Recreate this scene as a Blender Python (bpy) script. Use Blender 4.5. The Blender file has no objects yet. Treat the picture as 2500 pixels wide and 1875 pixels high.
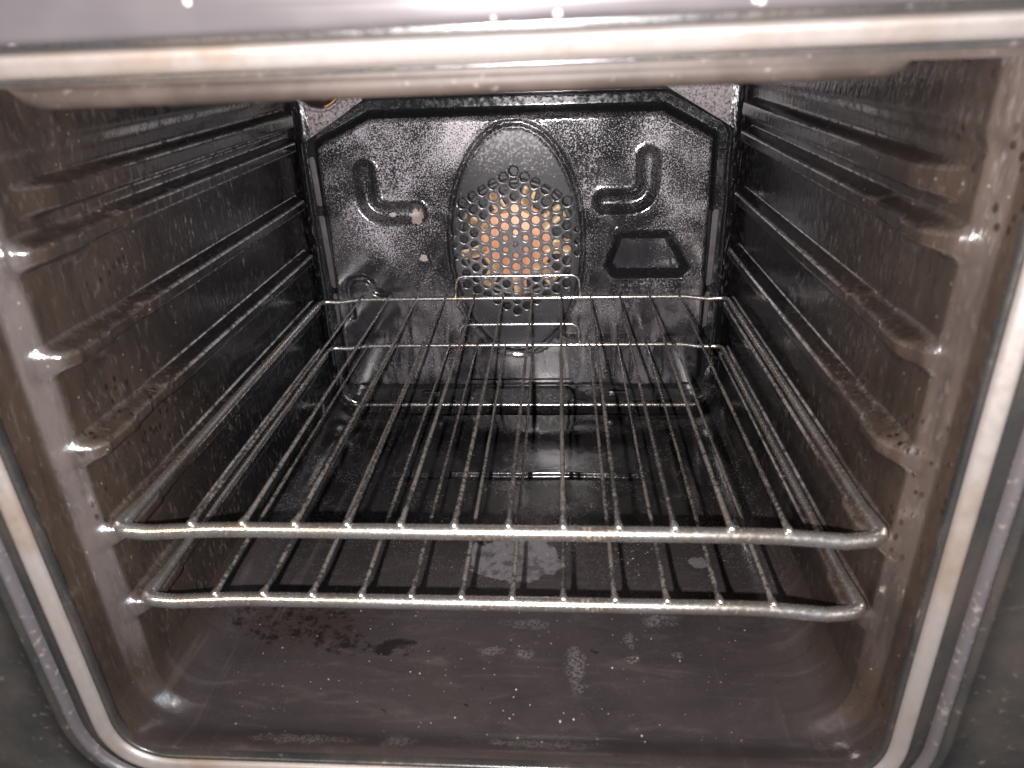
import bpy, math, random
import numpy as np
from mathutils import Vector, Matrix
from mathutils.geometry import delaunay_2d_cdt

random.seed(7)
rng = np.random.default_rng(7)
scene = bpy.context.scene
col = scene.collection

# ------------------------------------------------------------------ camera
CAM = Vector((0.0461, -0.3366, 0.2572))
yaw, pit, rol = 0.0746, 0.4538, -0.0351
fw = Vector((-math.sin(yaw) * math.cos(pit), math.cos(yaw) * math.cos(pit), -math.sin(pit)))
r0 = Vector((math.cos(yaw), math.sin(yaw), 0))
u0 = r0.cross(fw)
rr = r0 * math.cos(rol) + u0 * math.sin(rol)
uu = -r0 * math.sin(rol) + u0 * math.cos(rol)
cd = bpy.data.cameras.new("camera")
cam = bpy.data.objects.new("camera", cd)
cam.matrix_world = Matrix(((rr.x, uu.x, -fw.x, CAM.x), (rr.y, uu.y, -fw.y, CAM.y), (rr.z, uu.z, -fw.z, CAM.z), (0, 0, 0, 1)))
cd.sensor_fit = 'HORIZONTAL'
cd.sensor_width = 36.0
cd.lens = 36.0 * 1731.9 / 2500.0
cd.clip_start = 0.01
cd.clip_end = 50
cd.dof.use_dof = True
cd.dof.focus_distance = 0.72
cd.dof.aperture_fstop = 8.0
col.objects.link(cam)
scene.camera = cam

# ------------------------------------------------------------------ light
world = bpy.data.worlds.new("World")
scene.world = world
world.use_nodes = True
bg = world.node_tree.nodes["Background"]
bg.inputs[0].default_value = (1.0, 0.93, 0.88, 1)
bg.inputs[1].default_value = 0.036


def lamp(name, kind, loc, power, color, size=None, target=None):
    ld = bpy.data.lights.new(name, kind)
    ld.energy = power
    ld.color = color
    o = bpy.data.objects.new(name, ld)
    o.location = loc
    if kind == 'AREA':
        ld.shape = 'RECTANGLE'
        ld.size, ld.size_y = size
    else:
        ld.shadow_soft_size = size
    if target is not None:
        o.rotation_euler = (Vector(target) - Vector(loc)).to_track_quat('-Z', 'Y').to_euler()
    col.objects.link(o)
    return o


# the phone's flash, just left of and below the lens (found from the wire shadows)
lamp("phone_flash", 'POINT', (0.020, -0.352, 0.2465), 40.0, (1.0, 0.94, 0.94), 0.0028)
# daylight window of the kitchen, behind and to the right
lamp("kitchen_window", 'AREA', (2.2, -2.2, 1.1), 40.0, (0.72, 0.86, 1.0), (0.9, 1.1), (0, 0, 0))
# warm ceiling lamp of the kitchen, behind and to the left
lamp("kitchen_ceiling_lamp", 'AREA', (-1.1, -1.6, 1.7), 16.0, (1.0, 0.74, 0.5), (0.35, 0.35), (0, 0, 0))

vs = scene.view_settings
vs.view_transform = 'Standard'
vs.look = 'None'
vs.exposure = 0.0
vs.gamma = 1.0
scene.cycles.use_denoising = True
scene.cycles.max_bounces = 5
scene.cycles.glossy_bounces = 4
scene.cycles.sample_clamp_indirect = 6.0
scene.cycles.blur_glossy = 0.2

# ------------------------------------------------------------------ materials


class NT:
    def __init__(self, name):
        self.m = bpy.data.materials.new(name)
        self.m.use_nodes = True
        self.t = self.m.node_tree
        self.b = self.t.nodes["Principled BSDF"]
        c = self.t.nodes.new("ShaderNodeTexCoord")
        self.co = c.outputs["Object"]

    def n(self, kind, **kw):
        nd = self.t.nodes.new(kind)
        for k, v in kw.items():
            setattr(nd, k, v)
        return nd

    def link(self, a, b):
        if isinstance(a, (int, float)):
            b.default_value = a
        elif isinstance(a, (tuple, list)):
            b.default_value = (*a, 1.0) if len(a) == 3 and len(b.default_value) == 4 else a
        else:
            self.t.links.new(a, b)

    def math(self, op, a, b=0.0, c=0.0, clamp=False):
        nd = self.n("ShaderNodeMath", operation=op, use_clamp=clamp)
        self.link(a, nd.inputs[0])
        self.link(b, nd.inputs[1])
        self.link(c, nd.inputs[2])
        return nd.outputs[0]

    def scaled(self, v, off=(0, 0, 0)):
        nd = self.n("ShaderNodeMapping")
        self.t.links.new(self.co, nd.inputs[0])
        nd.inputs["Scale"].default_value = v
        nd.inputs["Location"].default_value = off
        return nd.outputs[0]

    def noise(self, scale, detail=3.0, rough=0.55, vec=None, dist=0.0):
        nd = self.n("ShaderNodeTexNoise")
        self.t.links.new(vec or self.co, nd.inputs["Vector"])
        nd.inputs["Scale"].default_value = scale
        nd.inputs["Detail"].default_value = detail
        nd.inputs["Roughness"].default_value = rough
        nd.inputs["Distortion"].default_value = dist
        return nd.outputs["Fac"]

    def voro(self, scale, vec=None, feature='F1', rnd=1.0):
        nd = self.n("ShaderNodeTexVoronoi", feature=feature)
        self.t.links.new(vec or self.co, nd.inputs["Vector"])
        nd.inputs["Scale"].default_value = scale
        nd.inputs["Randomness"].default_value = rnd
        return nd.outputs["Distance"], nd.outputs["Color"]

    def ramp(self, x, a, b, lo=0.0, hi=1.0, smooth=True):
        nd = self.n("ShaderNodeMapRange", interpolation_type='SMOOTHSTEP' if smooth else 'LINEAR')
        self.link(x, nd.inputs["Value"])
        nd.inputs["From Min"].default_value = a
        nd.inputs["From Max"].default_value = b
        nd.inputs["To Min"].default_value = lo
        nd.inputs["To Max"].default_value = hi
        return nd.outputs[0]

    def mixc(self, f, a, b):
        nd = self.n("ShaderNodeMix", data_type='RGBA')
        self.link(f, nd.inputs[0])
        self.link(a, nd.inputs[6])
        self.link(b, nd.inputs[7])
        return nd.outputs[2]

    def mixf(self, f, a, b):
        nd = self.n("ShaderNodeMix", data_type='FLOAT')
        self.link(f, nd.inputs[0])
        self.link(a, nd.inputs[2])
        self.link(b, nd.inputs[3])
        return nd.outputs[0]

    def xyz(self):
        nd = self.n("ShaderNodeSeparateXYZ")
        self.t.links.new(self.co, nd.inputs[0])
        return nd.outputs

    def blob(self, cx, cy, rx, ry, nz, wob=0.6, edge=0.25, axes=(0, 1)):
        """a stain with a ragged outline: 1 inside, 0 outside"""
        s = self.xyz()
        dx = self.math('DIVIDE', self.math('SUBTRACT', s[axes[0]], cx), rx)
        dy = self.math('DIVIDE', self.math('SUBTRACT', s[axes[1]], cy), ry)
        d = self.math('SQRT', self.math('ADD', self.math('MULTIPLY', dx, dx), self.math('MULTIPLY', dy, dy)))
        d = self.math('ADD', d, self.math('MULTIPLY', self.math('SUBTRACT', nz, 0.5), wob * 3.0))
        return self.ramp(d, 1.0, 1.0 - edge)

    def bump(self, h, strength=0.3, dist=0.001, prev=None):
        nd = self.n("ShaderNodeBump")
        nd.inputs["Strength"].default_value = strength
        nd.inputs["Distance"].default_value = dist
        self.link(h, nd.inputs["Height"])
        if prev is not None:
            self.t.links.new(prev, nd.inputs["Normal"])
        return nd.outputs[0]

    def out(self, base=None, rough=None, metal=None, normal=None, spec=None, coat=None):
        i = self.b.inputs
        if base is not None:
            self.link(base, i["Base Color"])
        if rough is not None:
            self.link(rough, i["Roughness"])
        if metal is not None:
            self.link(metal, i["Metallic"])
        if normal is not None:
            self.t.links.new(normal, i["Normal"])
        if spec is not None:
            self.link(spec, i["Specular IOR Level"])
        if coat is not None:
            self.link(coat, i["Coat Weight"])
        return self.m


def mat_side(name, off, strip=0.5):
    """black enamel of the side walls: vertical streaks of fine splatter, a brown grease film towards the mouth"""
    t = NT(name)
    s = t.xyz()
    st = t.scaled((330, 330, 115), off)
    speck = t.noise(1.0, 2.0, 0.6, st)
    patch = t.noise(9.0, 3.0, 0.6, t.scaled((1, 1, 1), off), 0.6)
    streak = t.noise(1.0, 3.0, 0.6, t.scaled((120, 120, 18), off))
    film = t.math('MULTIPLY', t.ramp(t.math('ADD', s[1], t.math('MULTIPLY', t.math('SUBTRACT', patch, 0.5), -0.18)), 0.24, -0.04), t.ramp(patch, 0.30, 0.62, 0.6, 1.0))
    film = t.math('MULTIPLY', film, t.ramp(streak, 0.25, 0.6, 0.6, 1.0))
    spk = t.math('MULTIPLY', t.ramp(speck, 0.55, 0.72), t.ramp(patch, 0.40, 0.60, 0.25, 1.0))
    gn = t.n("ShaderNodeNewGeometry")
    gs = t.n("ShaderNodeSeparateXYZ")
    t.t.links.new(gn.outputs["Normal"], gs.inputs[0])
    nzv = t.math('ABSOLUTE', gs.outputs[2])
    edge_glint = t.math('MULTIPLY', t.ramp(nzv, 0.22, 0.42), t.ramp(nzv, 0.93, 0.74))
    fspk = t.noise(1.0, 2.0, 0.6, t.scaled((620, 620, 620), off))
    crust_or_glint = t.math('MULTIPLY', t.math('MULTIPLY', edge_glint, t.ramp(fspk, 0.30, 0.60, 0.25, 1.0)), t.ramp(streak, 0.34, 0.56, 0.25, 1.0))
    crust_or_glint = t.math('MULTIPLY', crust_or_glint, t.ramp(s[1], 0.085, 0.16, 0.10, 1.0))
    base = t.mixc(film, (0.0042, 0.0039, 0.0042), (0.033, 0.0232, 0.017))
    base = t.mixc(t.math('MULTIPLY', spk, t.math('MULTIPLY_ADD', film, -0.5, 0.6)), base, (0.125, 0.112, 0.114))
    # pale grainy lines on the runner edges, painting in their bright glints
    base = t.mixc(t.math('MULTIPLY', crust_or_glint, 0.8), base, (0.24, 0.222, 0.222))
    # greyer strip on the bend just inside the mouth, painting in its flash sheen
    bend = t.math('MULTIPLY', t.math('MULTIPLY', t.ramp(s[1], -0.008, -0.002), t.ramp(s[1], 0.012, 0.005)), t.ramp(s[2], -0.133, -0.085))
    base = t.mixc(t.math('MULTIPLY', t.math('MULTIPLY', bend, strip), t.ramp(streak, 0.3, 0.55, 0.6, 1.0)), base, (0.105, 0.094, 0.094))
    # burnt-on brown specks and a few pale flecks
    d1, c1 = t.voro(170.0, t.scaled((1, 1, 0.6), off))
    burnt = t.math('MULTIPLY', t.ramp(d1, 0.30, 0.18), t.ramp(patch, 0.54, 0.62))
    base = t.mixc(burnt, base, (0.010, 0.006, 0.0045))
    d2, c2 = t.voro(125.0, t.scaled((1, 1, 1), (off[0] + 3, off[1], off[2])))
    fleck = t.math('MULTIPLY', t.ramp(d2, 0.10, 0.05), t.math('GREATER_THAN', streak, 0.54))
    base = t.mixc(t.math('MULTIPLY', fleck, 0.5), base, (0.28, 0.24, 0.21))
    rough = t.mixf(film, t.ramp(speck, 0.3, 0.7, 0.12, 0.22), t.ramp(patch, 0.3, 0.7, 0.15, 0.26))
    nb = t.bump(t.math('ADD', speck, t.math('MULTIPLY', streak, 0.8)), 0.6, 0.0007)
    return t.out(base, rough, 0.0, nb, 0.9)


def mat_back_panel(name, amount=1.0, ground=(0.010, 0.0097, 0.011), patches=True, gloss=0.09):
    t = NT(name)
    s = t.xyz()
    fine = t.noise(640.0, 2.5, 0.7)
    big = t.noise(13.0, 4.0, 0.6, None, 0.7)
    # pale splatter, thicker on the upper half where the roast spits
    up = t.ramp(s[2], -0.03, 0.18, -0.07, 0.08)
    thr = t.math('ADD', t.math('ADD', fine, t.math('MULTIPLY', t.math('SUBTRACT', big, 0.5), 0.55)), up)
    spl = t.ramp(thr, 0.50, 0.70)
    tone = t.mixc(t.ramp(big, 0.35, 0.65), (0.17, 0.16, 0.172), (0.36, 0.335, 0.365))
    base = t.mixc(t.math('MULTIPLY', spl, 0.80 * amount), ground, tone)
    # smooth dusty haze
    hz = t.noise(22.0, 3.0, 0.6, t.scaled((1, 1, 1), (5, 1, 3)), 1.0)
    base = t.mixc(t.math('MULTIPLY', t.ramp(hz, 0.45, 0.75), 0.16 * amount), base, (0.17, 0.16, 0.17))
    # dried drips on the lower half
    drip = t.noise(1.0, 4.0, 0.65, t.scaled((75, 75, 15)), 0.8)
    lowm = t.math('MULTIPLY', t.ramp(s[2], 0.02, -0.02), t.ramp(big, 0.38, 0.56))
    dm = t.math('MULTIPLY', t.ramp(drip, 0.36, 0.66), lowm)
    base = t.mixc(t.math('MULTIPLY', dm, 0.75 * amount), base, (0.13, 0.12, 0.125))
    if patches:
        # flaked, tan patches
        fl = t.noise(150.0, 4.0, 0.65)
        for cx, cz, rx, rz in ((-0.1105, 0.084, 0.0080, 0.0080), (-0.137, 0.086, 0.0040, 0.0032), (-0.1063, 0.0385, 0.0055, 0.0034)):
            base = t.mixc(t.blob(cx, cz, rx, rz, fl, 0.75, 0.15, (0, 2)), base, (0.27, 0.23, 0.21))
    rough = t.mixf(spl, t.ramp(big, 0.3, 0.7, gloss, gloss + 0.08), 0.40)
    nb = t.bump(thr, 0.10, 0.0004)
    return t.out(base, rough, 0.0, nb, 1.0)


def mat_grille():
    t = NT("fan_grille_enamel")
    s = t.xyz()
    fine = t.noise(430.0, 2.5, 0.62)
    big = t.noise(20.0, 3.0, 0.6)
    thr = t.math('ADD', fine, t.ramp(s[2], 0.11, 0.165, -0.13, 0.04))
    spl = t.ramp(thr, 0.50, 0.70)
    dx = t.math('ADD', s[0], 0.002)
    dz = t.math('SUBTRACT', s[2], 0.053)
    rad = t.math('SQRT', t.math('ADD', t.math('MULTIPLY', dx, dx), t.math('MULTIPLY', dz, dz)))
    rad = t.math('ADD', rad, t.math('MULTIPLY', t.math('SUBTRACT', big, 0.5), 0.06))
    body = t.mixc(t.ramp(rad, 0.085, 0.035), (0.020, 0.0195, 0.022), (0.105, 0.099, 0.103))
    base = t.mixc(t.math('MULTIPLY', spl, 0.8), body, (0.21, 0.195, 0.21))
    return t.out(base, t.mixf(spl, 0.26, 0.45), 0.0, t.bump(thr, 0.15, 0.0004), 0.6)


def mat_back_wall():
    t = NT("cavity_back_enamel")
    fine = t.noise(380.0, 3.0, 0.6)
    big = t.noise(14.0, 3.0)
    base = t.mixc(t.ramp(fine, 0.34, 0.62), (0.045, 0.04, 0.04), (0.21, 0.18, 0.185))
    s = t.xyz()
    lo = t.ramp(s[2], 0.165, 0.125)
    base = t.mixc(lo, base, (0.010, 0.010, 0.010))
    return t.out(base, t.ramp(fine, 0.3, 0.7, 0.25, 0.5), 0.0, t.bump(fine, 0.4, 0.0005), 0.5)


def mat_black(name, base=(0.008, 0.008, 0.009), r0_=0.12, r1_=0.25, spec=0.5):
    t = NT(name)
    n1 = t.noise(240.0, 3.0)
    d = t.ramp(t.noise(520.0, 2.0), 0.60, 0.72, 0.0, 0.3)
    b = t.mixc(d, base, (0.12, 0.11, 0.11))
    return t.out(b, t.ramp(n1, 0.3, 0.7, r0_, r1_), 0.0, t.bump(n1, 0.12, 0.0004), spec)


def mat_floor():
    t = NT("cavity_floor_enamel")
    s = t.xyz()
    big = t.noise(7.0, 4.0, 0.6, None, 0.8)
    mid = t.noise(34.0, 4.0, 0.65, None, 0.4)
    fin = t.noise(105.0, 4.0, 0.66)
    fine = t.noise(520.0, 2.0, 0.6)
    film = t.math('MULTIPLY', t.ramp(s[1], 0.30, 0.10, 0.04, 1.0), t.ramp(big, 0.28, 0.6, 0.65, 1.0))
    base = t.mixc(film, (0.0070, 0.0066, 0.0070), (0.027, 0.0224, 0.0226))
    # the brown film of the walls runs down into the rounded corner
    wallish = t.math('MULTIPLY', t.ramp(t.math('ADD', s[2], t.math('MULTIPLY', mid, 0.02)), -0.157, -0.135), t.ramp(s[1], 0.30, 0.0))
    base = t.mixc(wallish, base, (0.025, 0.018, 0.014))
    # dusty grit at the back
    grit = t.math('MULTIPLY', t.math('MULTIPLY', t.ramp(fine, 0.52, 0.70), t.ramp(mid, 0.40, 0.60, 0.1, 1.0)), t.ramp(s[1], 0.08, 0.24, 0.12, 1.0))
    base = t.mixc(t.math('MULTIPLY', grit, 0.55), base, (0.12, 0.11, 0.115))
    # worn pale patches where a spill has been scraped
    w = t.blob(0.002, 0.172, 0.045, 0.030, mid, 0.42, 0.05)
    w = t.math('MULTIPLY', w, t.ramp(t.math('ADD', t.math('MULTIPLY', fin, 0.75), t.math('MULTIPLY', mid, 0.35)), 0.44, 0.58, 0.25, 1.0))
    w2 = t.blob(0.045, 0.335, 0.060, 0.020, mid, 0.6, 0.3)
    base = t.mixc(t.math('MULTIPLY', w, 0.62), base, (0.14, 0.135, 0.145))
    base = t.mixc(t.math('MULTIPLY', w2, 0.5), base, (0.10, 0.095, 0.10))
    w3 = t.blob(0.168, 0.168, 0.010, 0.008, fin, 0.45, 0.2)
    base = t.mixc(t.math('MULTIPLY', w3, 0.5), base, (0.13, 0.125, 0.13))
    # black baked-on spills, flaky
    flk = t.ramp(t.math('ADD', t.math('MULTIPLY', fin, 0.7), t.math('MULTIPLY', fine, 0.3)), 0.48, 0.57)
    b1 = t.math('MULTIPLY', t.blob(-0.176, 0.092, 0.060, 0.030, mid, 0.5, 0.25), flk)
    b2 = t.math('MULTIPLY', t.blob(-0.082, 0.066, 0.024, 0.011, mid, 0.6, 0.25), t.ramp(fin, 0.42, 0.5))
    b3 = t.math('MULTIPLY', t.blob(-0.125, 0.068, 0.030, 0.012, mid, 0.6, 0.2), flk)
    specks = t.math('MULTIPLY', t.ramp(fin, 0.68, 0.71), t.ramp(big, 0.40, 0.5))
    halo = t.blob(-0.165, 0.088, 0.085, 0.045, mid, 0.5, 0.9)
    base = t.mixc(t.math('MULTIPLY', halo, 0.55), base, (0.020, 0.012, 0.010))
    dark = t.math('MAXIMUM', t.math('MAXIMUM', b1, b2), t.math('MAXIMUM', b3, specks))
    base = t.mixc(t.math('MULTIPLY', dark, 0.85), base, (0.0065, 0.0045, 0.0045))
    # crusty pale blisters
    acc = None
    for cx, cy, rx, ry in ((-0.005, 0.063, 0.013, 0.006), (0.019, 0.061, 0.009, 0.006), (0.058, 0.050, 0.010, 0.026),
                           (0.135, 0.063, 0.006, 0.004), (0.02, 0.092, 0.026, 0.007), (0.125, 0.100, 0.020, 0.011),
                           (-0.062, -0.021, 0.014, 0.008), (0.10, 0.058, 0.008, 0.005), (-0.13, -0.022, 0.05, 0.007),
                           (0.03, -0.020, 0.05, 0.006), (0.100, 0.078, 0.005, 0.012)):
        b = t.blob(cx, cy, rx, ry, fin, 0.6, 0.7)
        acc = b if acc is None else t.math('MAXIMUM', acc, b)
    crust_or_glint = t.math('MULTIPLY', acc, t.ramp(fine, 0.36, 0.62))
    base = t.mixc(t.math('MULTIPLY', crust_or_glint, 0.34), base, (0.15, 0.135, 0.135))
    # long rub marks along the depth at the sides
    rub = t.noise(1.0, 3.0, 0.6, t.scaled((70, 5, 1)))
    rm = t.math('MULTIPLY', t.ramp(rub, 0.56, 0.68), t.ramp(t.math('ABSOLUTE', s[0]), 0.13, 0.19, 0.0, 0.4))
    base = t.mixc(rm, base, (0.06, 0.05, 0.046))
    wipe = t.noise(1.0, 4.0, 0.65, t.scaled((14, 60, 1)), 1.2)
    base = t.mixc(t.math('MULTIPLY', t.math('MULTIPLY', t.ramp(wipe, 0.50, 0.75), film), 0.35), base, (0.070, 0.058, 0.057))
    base = t.mixc(t.math('MULTIPLY', t.ramp(wipe, 0.45, 0.28), 0.35), base, (0.018, 0.014, 0.014))
    rough = t.mixf(film, t.ramp(mid, 0.3, 0.7, 0.08, 0.20), t.ramp(mid, 0.3, 0.7, 0.17, 0.30))
    rough = t.mixf(w, rough, 0.2)
    rough = t.math('SUBTRACT', rough, t.ramp(wipe, 0.5, 0.3, 0.0, 0.10))
    rough = t.mixf(t.math('MAXIMUM', crust_or_glint, t.math('MULTIPLY', grit, 0.6)), rough, 0.5)
    h = t.math('ADD', t.math('MULTIPLY', fine, 0.3), t.math('ADD', t.math('MULTIPLY', crust_or_glint, 1.5), t.math('MULTIPLY', dark, 0.8)))
    h = t.math('ADD', h, t.math('MULTIPLY', mid, 1.2))
    nb = t.bump(h, 0.35, 0.0007)
    return t.out(base, rough, 0.0, nb, 0.6)


def mat_chrome(name, stain=0.5, off=(0, 0, 0), dull=0.0):
    """plated steel rod with burnt-on grease"""
    t = NT(name)
    s = t.xyz()
    v = t.scaled((1, 1, 1), off)
    n1 = t.noise(24.0, 3.0, 0.6, v)
    n2 = t.noise(360.0, 3.0, 0.65, v)
    body = 1.0
    if dull > 0:
        body = t.ramp(s[1], 0.0015, 0.0045)     # the pressed ends on the front bar stay clean
    sm = t.ramp(t.math('ADD', t.math('MULTIPLY', n1, 0.5), t.math('MULTIPLY', n2, 0.5)), 0.64 - 0.28 * stain, 0.84 - 0.28 * stain)
    sm = t.math('MULTIPLY', sm, body)
    clean = t.mixc(t.ramp(n1, 0.4, 0.65), (0.70, 0.68, 0.66), (0.58, 0.51, 0.44))
    clean = t.mixc(t.math('MULTIPLY', body, dull), clean, (0.215, 0.195, 0.178))
    base = t.mixc(sm, clean, t.mixc(t.ramp(n2, 0.42, 0.60), (0.014, 0.0115, 0.010), (0.062, 0.052, 0.045)))
    metal = t.mixf(sm, 0.95, 0.15)
    rough = t.mixf(sm, t.ramp(n2, 0.3, 0.7, 0.20 - 0.02 * dull, 0.30), 0.45)
    nb = t.bump(t.math('ADD', n2, t.math('MULTIPLY', sm, 0.8)), 0.05 + 0.35 * dull, 0.0005)
    return t.out(base, rough, metal, nb)


def mat_trim():
    t = NT("steel_trim")
    n1 = t.noise(11.0, 4.0, 0.6, None, 0.5)
    n2 = t.noise(180.0, 3.0)
    base = t.mixc(t.ramp(n1, 0.46, 0.72), (0.20, 0.182, 0.17), (0.165, 0.13, 0.104))
    base = t.mixc(t.ramp(n2, 0.62, 0.74, 0.0, 0.4), base, (0.18, 0.13, 0.10))
    return t.out(base, t.ramp(n2, 0.3, 0.7, 0.40, 0.52), 0.45, t.bump(n2, 0.12, 0.0005))


def mat_fascia():
    t = NT("brushed_steel_fascia")
    br = t.noise(1.0, 3.0, 0.6, t.scaled((6, 600, 600)))
    n1 = t.noise(18.0, 3.0)
    d, c = t.voro(75.0)
    sp = t.math('MULTIPLY', t.ramp(d, 0.16, 0.10), t.math('GREATER_THAN', t.noise(30.0, 1.0), 0.55))
    base = t.mixc(t.ramp(n1, 0.35, 0.65), (0.10, 0.092, 0.096), (0.12, 0.11, 0.114))
    base = t.mixc(sp, base, (0.5, 0.48, 0.46))
    return t.out(base, t.ramp(br, 0.3, 0.7, 0.20, 0.27), 0.55, t.bump(br, 0.06, 0.0003))


def mat_lip():
    t = NT("burnt_steel_lip")
    n1 = t.noise(40.0, 4.0, 0.6)
    n2 = t.noise(240.0, 3.0)
    base = t.mixc(t.ramp(n1, 0.32, 0.68), (0.0195, 0.0142, 0.0115), (0.035, 0.0268, 0.0225))
    base = t.mixc(t.ramp(n2, 0.64, 0.76, 0.0, 0.6), base, (0.13, 0.11, 0.1))
    return t.out(base, 0.58, 0.0, t.bump(n1, 0.25, 0.0008), 0.25)


def mat_fan(name, a, b):
    t = NT(name)
    n1 = t.noise(1.0, 3.0, 0.6, t.scaled((140, 30, 30)))
    base = t.mixc(t.ramp(n1, 0.35, 0.65), a, b)
    return t.out(base, 0.5, 0.15, t.bump(n1, 0.1, 0.0003))


def mat_rubber():
    t = NT("seal_rubber")
    n1 = t.noise(220.0, 3.0)
    base = t.mixc(t.ramp(n1, 0.55, 0.75), (0.055, 0.05, 0.052), (0.13, 0.115, 0.105))
    return t.out(base, 0.36, 0.0, t.bump(n1, 0.25, 0.0006), 0.5)


def mat_frame():
    t = NT("front_frame_enamel")
    n1 = t.noise(16.0, 4.0, 0.6)
    n2 = t.noise(170.0, 3.0)
    base = t.mixc(t.ramp(n1, 0.3, 0.7), (0.016, 0.017, 0.017), (0.034, 0.029, 0.026))
    base = t.mixc(t.ramp(n2, 0.63, 0.78, 0.0, 0.22), base, (0.20, 0.17, 0.15))
    return t.out(base, t.ramp(n2, 0.3, 0.7, 0.22, 0.36), 0.0, t.bump(n2, 0.2, 0.0006), 0.5)


def mat_plain(name, c, rough=0.5, metal=0.0):
    t = NT(name)
    n1 = t.noise(150.0, 3.0)
    base = t.mixc(t.ramp(n1, 0.3, 0.7), tuple(x * 0.8 for x in c), tuple(min(1, x * 1.15) for x in c))
    return t.out(base, rough, metal, t.bump(n1, 0.1, 0.0004))


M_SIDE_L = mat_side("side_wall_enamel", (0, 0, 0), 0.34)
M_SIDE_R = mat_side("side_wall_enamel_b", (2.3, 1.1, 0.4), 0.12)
M_PANEL = mat_back_panel("fan_cover_enamel")
M_CHANNEL = mat_back_panel("pressed_channel_enamel", 0.22)
M_POCKET = mat_back_panel("pressed_pocket_enamel", 0.25, (0.024, 0.023, 0.026), False, 0.05)
M_GRILLE = mat_grille()
M_SEAM = mat_chrome("rear_seam_steel", 0.55, (3, 1, 0), 0.6)
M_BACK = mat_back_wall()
M_RIM = mat_black("panel_rim_enamel")
M_FLOOR = mat_floor()
M_ROOF = mat_lip()
M_LIP = mat_lip()
M_TRIM = mat_trim()
M_FASCIA = mat_fascia()
M_RUBBER = mat_rubber()
M_FRAME = mat_frame()
M_RAIL = mat_chrome("rack_rail_chrome", 0.22)
M_BACKRAIL = mat_chrome("rack_stop_chrome", 0.35, (1, 4, 2))
M_WIRES = [mat_chrome("rack_wire_steel_%d" % i, s_, (i * 1.7, i * 0.9, i), 0.75) for i, s_ in enumerate((0.5, 0.65, 0.8))]
M_HUB = mat_fan("fan_hub_copper", (0.44, 0.215, 0.125), (0.56, 0.29, 0.175))
M_BLADE = mat_fan("fan_blade_brass", (0.26, 0.165, 0.095), (0.52, 0.385, 0.235))
M_DARK = mat_plain("chamber_black", (0.012, 0.012, 0.013), 0.6)
M_SLOT = mat_plain("slot_backing_grey", (0.05, 0.045, 0.045), 0.45)
M_SCREW = mat_plain("screw_steel", (0.42, 0.40, 0.40), 0.35, 0.8)
M_GLASS = mat_plain("lamp_glass", (0.02, 0.014, 0.010), 0.12)
M_LAMPRIM = mat_plain("lamp_rim_brass", (0.55, 0.30, 0.12), 0.35, 0.6)
M_CRUMB = mat_plain("crumb", (0.26, 0.22, 0.19), 0.8)

# ------------------------------------------------------------------ mesh helpers


def mesh_obj(name, verts, faces, mat, parent=None, normals=None, smooth=True):
    me = bpy.data.meshes.new(name)
    me.from_pydata([tuple(v) for v in verts], [], [tuple(f) for f in faces])
    me.update()
    if smooth:
        me.polygons.foreach_set("use_smooth", [True] * len(me.polygons))
    if normals is not None:
        me.normals_split_custom_set_from_vertices([tuple(n) for n in normals])
    me.materials.append(mat)
    o = bpy.data.objects.new(name, me)
    col.objects.link(o)
    if parent is not None:
        o.parent = parent
    return o


def empty(name, loc, label=None, category=None, group=None):
    o = bpy.data.objects.new(name, None)
    o.location = loc
    o.empty_display_size = 0.05
    col.objects.link(o)
    if label:
        o["label"] = label
        o["category"] = category
    if group:
        o["group"] = group
    return o


def put(o, parent):
    """parent keeping world place (parents are unrotated)"""
    o.parent = parent
    o.matrix_parent_inverse = Matrix.Translation(-Vector(parent_world(parent)))
    return o


def parent_world(p):
    v = Vector(p.location)
    if p.parent is not None:
        v = v + Vector(parent_world(p.parent)) - (Vector(parent_world(p.parent)) if p.matrix_parent_inverse != Matrix() else Vector())
    return v


def sstep(x, a, b):
    t = np.clip((np.asarray(x, float) - a) / (b - a), 0, 1)
    return t * t * (3 - 2 * t)


def tube(pts, radii, seg=10, caps=True):
    pts = [Vector(p) for p in pts]
    n = len(pts)
    if isinstance(radii, (int, float)):
        radii = [radii] * n
    V, F = [], []
    t0 = (pts[1] - pts[0]).normalized()
    ref = Vector((0, 0, 1)) if abs(t0.z) < 0.9 else Vector((1, 0, 0))
    nrm = t0.cross(ref).normalized()
    for i in range(n):
        a = pts[max(i - 1, 0)]
        b = pts[min(i + 1, n - 1)]
        t = (b - a).normalized()
        nrm = (nrm - t * nrm.dot(t)).normalized()
        bn = t.cross(nrm)
        for k in range(seg):
            an = 2 * math.pi * k / seg
            V.append(pts[i] + (nrm * math.cos(an) + bn * math.sin(an)) * radii[i])
    for i in range(n - 1):
        for k in range(seg):
            k2 = (k + 1) % seg
            F.append((i * seg + k, i * seg + k2, (i + 1) * seg + k2, (i + 1) * seg + k))
    if caps:
        F.append(tuple(range(seg))[::-1])
        F.append(tuple((n - 1) * seg + k for k in range(seg)))
    return V, F


def fillet_path(pts, radii, n=8, closed=False):
    """polyline with rounded corners"""
    pts = [Vector(p) for p in pts]
    out = []
    m = len(pts)
    for i, p in enumerate(pts):
        if not closed and i in (0, m - 1):
            out.append(p)
            continue
        a, b = pts[i - 1], pts[(i + 1) % m]
        r = radii[i]
        if r <= 0:
            out.append(p)
            continue
        d1, d2 = (a - p).normalized(), (b - p).normalized()
        ang = d1.angle(d2)
        L = min(r / math.tan(ang / 2), 0.49 * (a - p).length, 0.49 * (b - p).length)
        p1, p2 = p + d1 * L, p + d2 * L
        for k in range(n + 1):
            s = k / n
            out.append(p1 * (1 - s) ** 2 + p * 2 * s * (1 - s) + p2 * s * s)
    return out


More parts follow.
